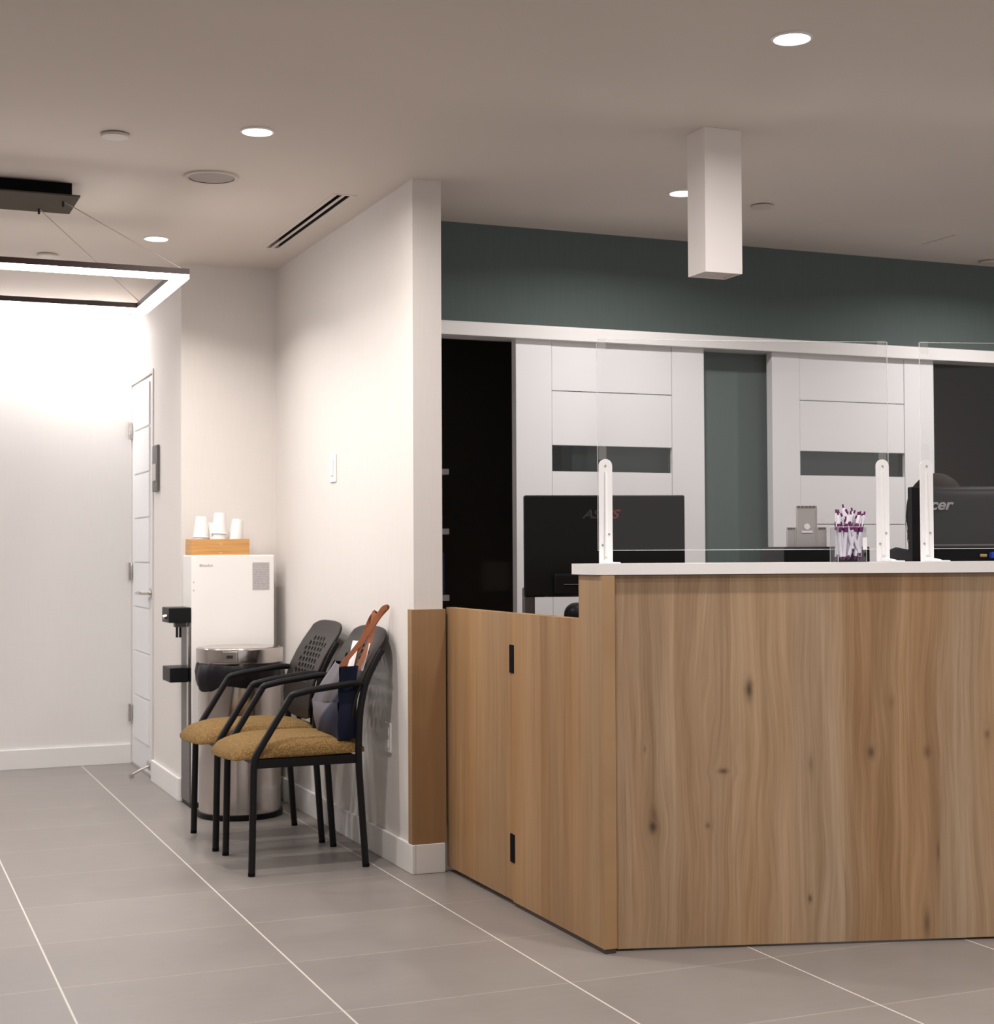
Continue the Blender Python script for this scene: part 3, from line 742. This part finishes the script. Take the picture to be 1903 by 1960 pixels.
E_ = [(0, 1), (1, 2), (2, 3), (3, 4), (4, 5), (5, 6), (6, 7), (3, 8), (8, 9), (9, 10), (10, 11), (11, 12), (3, 13), (13, 14), (14, 15), (15, 16), (16, 17), (0, 18), (18, 19), (19, 20), (20, 21), (0, 22), (22, 23), (23, 24), (24, 25)]
R_ = [(.15, .11), (.14, .10), (.15, .11), (.12, .09), .055, (.075, .08), (.085, .095), (.06, .07), (.07, .07), .06, .045, .033, .025, (.07, .07), .06, .045, .033, .025, .085, .07, .05, .04, .085, .07, .05, .04]
body = skin_mesh('body', V_, E_, R_, M_skin, pe)
for sgn in (-1, 1):     # hands: palm with four fingers and thumb resting on the desk
    base = Vector((sgn*.17, -.315, .775)); hv = [tuple(base), tuple(base+Vector((0, -.05, -.004)))]; he = [(0, 1)]; hr = [(.022, .014), (.030, .012)]
    for k, (dx, ln) in enumerate(((-.026, .055), (-.009, .068), (.009, .064), (.025, .05))):
        n0 = len(hv); hv += [tuple(base+Vector((dx, -.07, -.002))), tuple(base+Vector((dx*1.1, -.07-ln*.5, .0))), tuple(base+Vector((dx*1.15, -.07-ln, -.012)))]
        he += [(1, n0), (n0, n0+1), (n0+1, n0+2)]; hr += [.009, .008, .007]
    n0 = len(hv); hv += [tuple(base+Vector((-sgn*.032, -.025, -.006))), tuple(base+Vector((-sgn*.05, -.055, -.01)))]; he += [(0, n0), (n0, n0+1)]; hr += [.011, .009]
    skin_mesh('hand', hv, he, hr, M_skin, pe, 1)
shirt_v = [(0, .02, .50), (0, .02, .68), (0, .0, .86), (0, -.01, 1.0), (0, -.01, 1.07), (-.15, .0, 1.03), (-.225, -.02, .985), (-.25, -.08, .80), (-.22, -.22, .78), (.15, .0, 1.03), (.225, -.02, .985), (.25, -.08, .80), (.22, -.22, .78)]
skin_mesh('black_top', shirt_v, [(0, 1), (1, 2), (2, 3), (3, 4), (3, 5), (5, 6), (6, 7), (7, 8), (3, 9), (9, 10), (10, 11), (11, 12)], [(.17, .13), (.16, .12), (.17, .13), (.14, .11), (.075, .075), (.085, .085), .078, .06, .05, (.085, .085), .078, .06, .05], M_blacktop, pe)
# face
bm = new(); bmesh.ops.create_uvsphere(bm, u_segments=24, v_segments=16, radius=1)
for v_ in bm.verts:
    x, y, z = v_.co; jaw = 1-.22*max(0, -z); v_.co = Vector((x*.072*jaw, y*.09*jaw-.045, z*.112+1.225))
mk('face', bm, M_skin, pe, smooth=80)
bm = new(); tube(bm, [(0, -.128, 1.245), (0, -.143, 1.215), (0, -.134, 1.205)], [.006, .012, .012], 8); mk('nose', bm, M_skin, pe, smooth=80)
mk('mouth', box(new(), -.022, .022, -.1245, -.115, 1.172, 1.182, .003), mat('lips', (.35, .10, .09), .5), pe, smooth=60)
for sgn in (-1, 1):
    bm = new(); bmesh.ops.create_uvsphere(bm, u_segments=12, v_segments=8, radius=.010); mk('eye', bm, mat('eye_dark', (.03, .02, .02), .2), pe, smooth=80, loc=(sgn*.028, -.125, 1.243))
    bm = new(); bmesh.ops.create_uvsphere(bm, u_segments=12, v_segments=8, radius=1)
    for v_ in bm.verts: v_.co = Vector((v_.co.x*.008+sgn*.078, v_.co.y*.018-.04, v_.co.z*.03+1.22))
    mk('ear', bm, M_skin, pe, smooth=80)
# hair cap with loose strands
bm = new(); bmesh.ops.create_uvsphere(bm, u_segments=32, v_segments=24, radius=1)
for v_ in bm.verts:
    x, y, z = v_.co; n_ = 1+.02*math.sin(19*x)*math.cos(13*y)
    v_.co = Vector((x*.108*n_*(1+.12*max(0,-z)), y*.112*n_-.0, z*(.135 if z > 0 else .20)+1.245))
bmesh.ops.delete(bm, geom=[v_ for v_ in bm.verts if v_.co.y < -.06 and v_.co.z < 1.30 and abs(v_.co.x) < .078], context='VERTS')
hair = mk('hair', bm, M_hair, pe, smooth=80)
for k in range(26):
    a = random.uniform(PI*.95, PI*1.25); z0 = random.uniform(1.16, 1.27); r_ = .112
    x = r_*math.cos(a); y = r_*math.sin(a)-.02
    pts = [(x*.9, y, z0+.05), (x*1.02-.006*random.random(), y, z0), (x*1.0-.012*random.random(), y, z0-.045), (x*.93-.014*random.random(), y, z0-.09)]
    tube_b = tube(new(), pts, .0009, 4)
    mk('hair_strand', tube_b, M_hair, pe)

# ================================================================== WAITING CHAIRS
def make_chair():
    """local frame: +x = back of the chair, y across (0..0.37), z up; origin at near front foot"""
    c = thing('waiting_chair', 'x', 'chair')
    W_ = .395; R = .0122
    for k, y in enumerate((0, W_)):
        fl = fillet([(0, y, 0), (.008, y, .395), (.135, y, .597)], .035)
        mk('leg', tube(new(), fl, R, 12), M_tube, c, smooth=60)
        rl = fillet([(.405, y, 0), (.378, y, .375), (.384, y, .54), (.405, y, .64), (.440, y, .71), (.466, y, .752)], .06)
        mk('leg', tube(new(), rl, R, 12), M_tube, c, smooth=60)
        ar = fillet([(.128, y, .588), (.142, y, .607), (.21, y, .621), (.358, y, .640), (.400, y, .636)], .02)
        mk('armrest', tube(new(), ar, [.011]+[.0118]*(len(ar)-3)+[.011, .009], 12), M_blk, c, smooth=60)
    # side rails + cross rails
    bm = new()
    for y in (.004, W_-.004): box(bm, .012, .38, y-.008, y+.008, .362, .392, .002)
    box(bm, .02, .04, 0, W_, .365, .39, .002); box(bm, .35, .37, 0, W_, .365, .39, .002)
    mk('seat_frame', bm, M_blk, c, smooth=40)
    # seat cushion: rounded, waterfall front
    bm = new(); nx, ny = 20, 18; top = []; bot = []
    for i in range(nx+1):
        rt, rb = [], []
        for j in range(ny+1):
            u = i/nx*2-1; v_ = j/ny*2-1
            # squircle mapping
            uu_ = u*math.sqrt(1-.22*v_*v_); vv_ = v_*math.sqrt(1-.18*u*u)
            x = .176+.258*uu_; y = W_/2+.205*vv_
            e = max(0, 1-abs(u)**3.2)*max(0, 1-abs(v_)**4.5); zt = .408+.050*e**.5
            if u < -.3: zt -= .012*((-u-.3)/.7)**2
            zb = .398-.024*max(0, 1-abs(u)**2.2)*max(0, 1-abs(v_)**3) - (.012*max(0, -u-.2)**2)
            rt.append((x, y, zt)); rb.append((x, y, zb))
        top.append(rt); bot.append(rb)
    T_ = [[bm.verts.new(p) for p in r_] for r_ in top]; Bo = [[bm.verts.new(p) for p in r_] for r_ in bot]
    for i in range(nx):
        for j in range(ny):
            bm.faces.new((T_[i][j], T_[i+1][j], T_[i+1][j+1], T_[i][j+1])); bm.faces.new((Bo[i][j], Bo[i][j+1], Bo[i+1][j+1], Bo[i+1][j]))
    for i in range(nx):
        for j_ in (0, ny): bm.faces.new((T_[i][j_], Bo[i][j_], Bo[i+1][j_], T_[i+1][j_]))
    for j in range(ny):
        for i_ in (0, nx): bm.faces.new((T_[i_][j], T_[i_][j+1], Bo[i_][j+1], Bo[i_][j]))
    mk('seat_cushion', bm, M_fabric, c, smooth=75)
    mk('seat_pan', box(new(), .03, .37, .02, W_-.02, .372, .384, .004), M_blk, c, smooth=40)
    # backrest: perforated curved shell
    prof = [(.382, .455), (.374, .50), (.375, .55), (.387, .60), (.406, .65), (.431, .70), (.459, .745), (.487, .785), (.509, .826)]
    def P(tq):
        f = tq*(len(prof)-1); i = min(int(f), len(prof)-2); f -= i
        return prof[i][0]*(1-f)+prof[i+1][0]*f, prof[i][1]*(1-f)+prof[i+1][1]*f
    bm = new(); NU, NV = 54, 40; G = []
    for i in range(NU+1):
        row = []
        for j in range(NV+1):
            tq = i/NU; v_ = j/NV*2-1; u = tq*2-1
            u2 = u*math.sqrt(1-.24*abs(v_)**4); 
            wdt = (.203-.020*max(0, -u)**1.5)*math.sqrt(1-.17*abs(u)**6)
            x, z = P((u2+1)/2); x += -.008*(v_*v_)
            row.append(bm.verts.new((x-.004, W_/2+wdt*v_, z)))
        G.append(row)
    cells = set()
    for r_ in range(8):
        for cidx in range(6):
            i0 = 20+r_*3; j0 = 8+cidx*4+(r_ % 2)*2
            if (r_ in (0, 7) and cidx in (0, 5)): continue
            cells.add((i0, j0)); cells.add((i0, j0+1)); cells.add((i0+1, j0)); cells.add((i0+1, j0+1))
    for i in range(NU):
        for j in range(NV):
            if (i, j) in cells: continue
            bm.faces.new((G[i][j], G[i+1][j], G[i+1][j+1], G[i][j+1]))
    o = mk('backrest', bm, M_chairback, c, smooth=60)
    md = o.modifiers.new('thick', 'SOLIDIFY'); md.thickness = .009; md.offset = 0
    for y in (.10, W_-.10):
        mk('back_strut', tube(new(), fillet([(.36, y, .382), (.398, y, .42), (.394, y, .56), (.412, y, .66)], .03), .010, 8), M_tube, c, smooth=60)
    for y in (0, W_):     # rubber glides
        for x in (.0, .405): mk('foot_glide', lathe(new(), [(0, 0), (.0125, 0), (.0125, .012), (0, .012)], 12, x, y), M_blkmatte, c, smooth=40)
    return c
M_chairback = mat('charcoal_plastic', (.020, .016, .014), .45, spec=.2)
ch = make_chair(); ch.location = (1.246, 5.150, 0); ch['label'] = 'black framed chair with gold seat, nearer one, carrying the navy tote bag'; ch['group'] = 'waiting chairs along the partition'
c2 = copy_tree(ch); c2.location = (1.230, 5.640, 0); c2['label'] = 'black framed chair with gold seat, farther one, empty, by the steel bin'

# tote bag on nearer chair
tb = thing('tote_bag', 'navy and grey tote bag with tan straps on the nearer chair', 'bag', (1.528, 5.165, .4525))
def quadgrid(bm, P00, P10, P11, P01, n=8, bulge=Vector((0, 0, 0))):
    g = []
    for i in range(n+1):
        r_ = []
        for j in range(n+1):
            u, v_ = i/n, j/n
            p = P00*(1-u)*(1-v_)+P10*u*(1-v_)+P11*u*v_+P01*(1-u)*v_
            p = p+bulge*(math.sin(PI*u)*math.sin(PI*v_))+Vector((.003*math.sin(9*u+5*v_), 0, 0))
            r_.append(bm.verts.new(p))
        g.append(r_)
    for i in range(n):
        for j in range(n): bm.faces.new((g[i][j], g[i+1][j], g[i+1][j+1], g[i][j+1]))
V3 = Vector
# corners: bottom (front-left is -x), y across, top leans to +x
bA, bB, bC, bD = V3((.030, .005, -.012)), V3((.012, .205, .0)), V3((.085, .17, .003)), V3((.092, .005, -.008))
tA, tB, tC, tD = V3((.035, .0, .245)), V3((.040, .075, .262)), V3((.092, .075, .25)), V3((.100, .0, .245))
mA, mB, mC, mD = V3((.028, -.003, .12)), V3((-.005, .225, .11)), V3((.080, .22, .11)), V3((.088, -.003, .12))
bm = new(); quadgrid(bm, bA, bB, mB, mA, 8, V3((-.012, 0, 0))); quadgrid(bm, mA, mB, tB, tA, 8, V3((-.012, 0, 0)))
mk('front_face', bm, M_tote, tb, smooth=70)
bm = new(); quadgrid(bm, bD, bA, mA, mD, 8, V3((0, -.012, 0))); quadgrid(bm, mD, mA, tA, tD, 8, V3((0, .01, 0)))
quadgrid(bm, bB, bC, mC, mB, 6); quadgrid(bm, mB, mC, tC, tB, 6); quadgrid(bm, bC, bD, mD, mC, 6); quadgrid(bm, mC, mD, tD, tC, 6); quadgrid(bm, bA, bB, bC, bD, 4)
mk('gusset', bm, M_navy, tb, smooth=70)
def strap(pts, wv, name='strap'):
    bm = new(); pts = fillet(pts, .06, 8); A = []
    for i, p in enumerate(pts):
        a = pts[max(0, i-1)]; b = pts[min(len(pts)-1, i+1)]; tdir = (b-a).normalized()
        s_ = tdir.cross(Vector(wv)).normalized()*.0085
        nrm = s_.cross(tdir).normalized()*.0015
        A.append([bm.verts.new(p+s_+nrm), bm.verts.new(p-s_+nrm), bm.verts.new(p-s_-nrm), bm.verts.new(p+s_-nrm)])
    for a, b in zip(A, A[1:]):
        for k in range(4): bm.faces.new((a[k], a[(k+1) % 4], b[(k+1) % 4], b[k]))
    bm.faces.new(A[0]); bm.faces.new(A[-1][::-1])
    return mk(name, bm, M_leather, tb, smooth=50)
strap([(.045, .03, .24), (.125, .03, .33), (.205, .03, .445), (.225, .035, .450), (.200, .05, .42), (.075, .07, .235)], (.25, 1, 0))
strap([(.100, .01, .23), (.160, .03, .33), (.178, .055, .425), (.188, .07, .43), (.178, .10, .40), (.095, .07, .22)], (.3, 1, 0))
for i, (x, y, zt, w_, lab) in enumerate(((.118, .035, .330, .045, 'white sheet sticking out of the tote bag, left one'), (.150, .012, .322, .03, 'white folded sheet sticking out of the tote bag by the chair back'))):
    bm = box(new(), 0, .001, 0, w_, -.10, 0)
    o = mk('paper_sheet', bm, M_paper); o.location = (1.528+x, 5.165+y, .4525+zt); o.rotation_euler = (0, .28, .25-i*.3); tag(o, lab, 'paper', 'papers in the tote bag')

# ================================================================== TRASH CAN
tc = thing('trash_can', 'tall round stainless steel bin with black liner behind the farther chair', 'trash can', (1.495, 6.385, 0))
mk('base_ring', lathe(new(), [(0, 0), (.175, 0), (.178, .004), (.178, .022), (.17, .024), (0, .024)], 48), M_blk, tc, smooth=40)
mk('body', lathe(new(), [(0, .024), (.170, .024), (.170, .60), (.166, .60), (.16, .03)], 64), M_steel, tc, smooth=40)
bm = new(); n = 72; rings = []
for k_, (r_, z) in enumerate(((.172, .645), (.180, .63), (.186, .595), (.183, .565), (.174, .545))):
    ring_ = []
    for k in range(n):
        a = 2*PI*k/n; wv = 1+.02*math.sin(7*a+k_)+.015*math.sin(17*a)
        sag = -.018*math.exp(-((a-PI*1.16)/.3)**2)*(k_/4)
        rr_ = r_*wv+.016*math.exp(-((a-PI*1.16)/.3)**2)*(k_/4)
        ring_.append(bm.verts.new((rr_*math.cos(a), rr_*math.sin(a), z+sag+.006*math.sin(5*a)*(k_/4))))
    rings.append(ring_)
for a, b in zip(rings, rings[1:]):
    for k in range(n): bm.faces.new((a[k], a[(k+1) % n], b[(k+1) % n], b[k]))
o = mk('bin_liner', bm, M_blackbag, tc, smooth=70)
mk('rim_band', lathe(new(), [(.165, .64), (.178, .64), (.180, .644), (.180, .694), (.177, .700), (.168, .700), (.166, .694), (.165, .64)], 64), M_steel, tc, smooth=40)
mk('lid', lathe(new(), [(0, .690), (.165, .690), (.168, .697), (.160, .702), (0, .703)], 64), M_steel, tc, smooth=40)
la = PI*1.36
lt = new(); box(lt, -.032, .032, -.012, .004, .648, .692, .004); o = mk('sensor_plate', lt, M_chrome, tc, smooth=40); o.location = (.181*math.cos(la), .181*math.sin(la), 0); o.rotation_euler = (0, 0, la+PI/2)
lt = new(); box(lt, -.013, .013, -.0145, -.011, .664, .677, .001); o = mk('opening_slot', lt, M_slot, tc); o.location = (.181*math.cos(la), .181*math.sin(la), 0); o.rotation_euler = (0, 0, la+PI/2)

# ================================================================== WATER COOLER
wc = thing('water_cooler', 'tall white water dispenser standing against the niche wall', 'water cooler', (1.335, 6.62, 0))
mk('cabinet', box(new(), .004, .370, 0, .185, .02, 1.085, .006, 3), mat('cooler_white', (.86, .84, .82), .35), wc, smooth=40)
mk('base', box(new(), .0, .37, -.002, .186, 0, .02), M_blk, wc)
mk('front_strip', box(new(), -.004, .006, .004, .181, .02, .86, .001), M_greyplastic, wc, smooth=40)
mk('chrome_strip', box(new(), -.010, -.004, .0, .03, .30, .78, .001), M_chrome, wc, smooth=40)
mk('dispenser_head', box(new(), -.092, .004, .0, .16, .795, .86, .004), M_blk, wc, smooth=40)
mk('spout', box(new(), -.060, -.012, .03, .07, .775, .795, .003), M_greyplastic, wc, smooth=40)
for x_ in (-.048, -.034): mk('tap', tube(new(), [(x_, .05, .775), (x_, .05, .730)], .0055, 10), M_blk, wc, smooth=50)
mk('tap_lever', tube(new(), [(-.092, .05, .822), (-.108, .05, .818)], .010, 10), M_chrome, wc, smooth=50)
mk('drip_tray', box(new(), -.088, .004, .0, .17, .54, .603, .004), M_blk, wc, smooth=40)
mk('sticker', box(new(), .272, .347, -.0012, 0, .932, 1.052), M_labelprint, wc)
bm = new()
for k, (w_, h_) in enumerate(((.007, .010), (.005, .010), (.006, .007), (.005, .008), (.006, .007), (.005, .010), (.006, .007), (.005, .008))): box(bm, .040+k*.0074, .040+k*.0074+w_*.8, -.0012, 0, 1.036, 1.036+h_)
mk('logo', bm, M_grille, wc)
bm = new(); box(bm, .011, .017, -.001, 0, .965, .972); box(bm, .011, .017, -.001, 0, .930, .937); mk('indicator', bm, M_greylabel, wc)
# cups in a bamboo tray on top
tr = thing('bamboo_tray', 'small orange bamboo tray of cups on top of the water cooler', 'tray', (1.470, 6.70, 1.0852))
bm = new(); a, b_, h_ = .127, .065, .070
box(bm, -a, a, -b_, -b_+.008, 0, h_); box(bm, -a, a, b_-.008, b_, 0, h_); box(bm, -a, -a+.008, -b_+.008, b_-.008, 0, h_); box(bm, a-.008, a, -b_+.008, b_-.008, 0, h_)
mk('sides', bm, M_bamboo, tr); mk('bottom', box(new(), -a+.008, a-.008, -b_+.008, b_-.008, 0, .008), M_bamboo, tr)
def cup_mesh():
    return lathe(new(), [(.0335, 0), (.036, .002), (.0335, .004), (.0245, .088), (.0225, .092), (0, .092), (0, .090), (.022, .090), (.032, .004), (.0335, 0)], 32)
cup0 = mk('paper_cup', cup_mesh(), M_cup, smooth=40)
stk = [((1.392, 6.685), (.036, 0), 1.122, 3, 'leftmost stack'), ((1.452, 6.715), (.018, 0), 1.112, 3, 'short stack hidden behind the tallest'), ((1.470, 6.670), (.03, 0), 1.136, 3, 'tallest stack in the middle'), ((1.540, 6.690), (.13, .0), 1.105, 3, 'rightmost tilted stack')]
first = True
nm_ = ['bottom', 'middle', 'top']
for (x, y), (tx, ty), z, n_, lab in stk:
    z = 1.0935
    hts = {0: .050, 1: .030, 2: .062, 3: .042}[stk.index(((x, y), (tx, ty), {0: 1.122, 1: 1.112, 2: 1.136, 3: 1.105}[[s__[4] for s__ in stk].index(lab)], n_, lab))]
    for k in range(n_):
        o = cup0 if first else cup0.copy()
        if not first: COL.objects.link(o)
        first = False
        q = k*hts*.6 + (0 if k < 2 else hts*.15)
        o.location = (x+math.sin(tx)*q, y, z+q*math.cos(tx)+.0003); o.rotation_euler = (0, tx, 0)
        tag(o, 'white upturned paper cup, %s of the %s in the tray' % (nm_[k], lab), 'cup', 'paper cups in the bamboo tray')
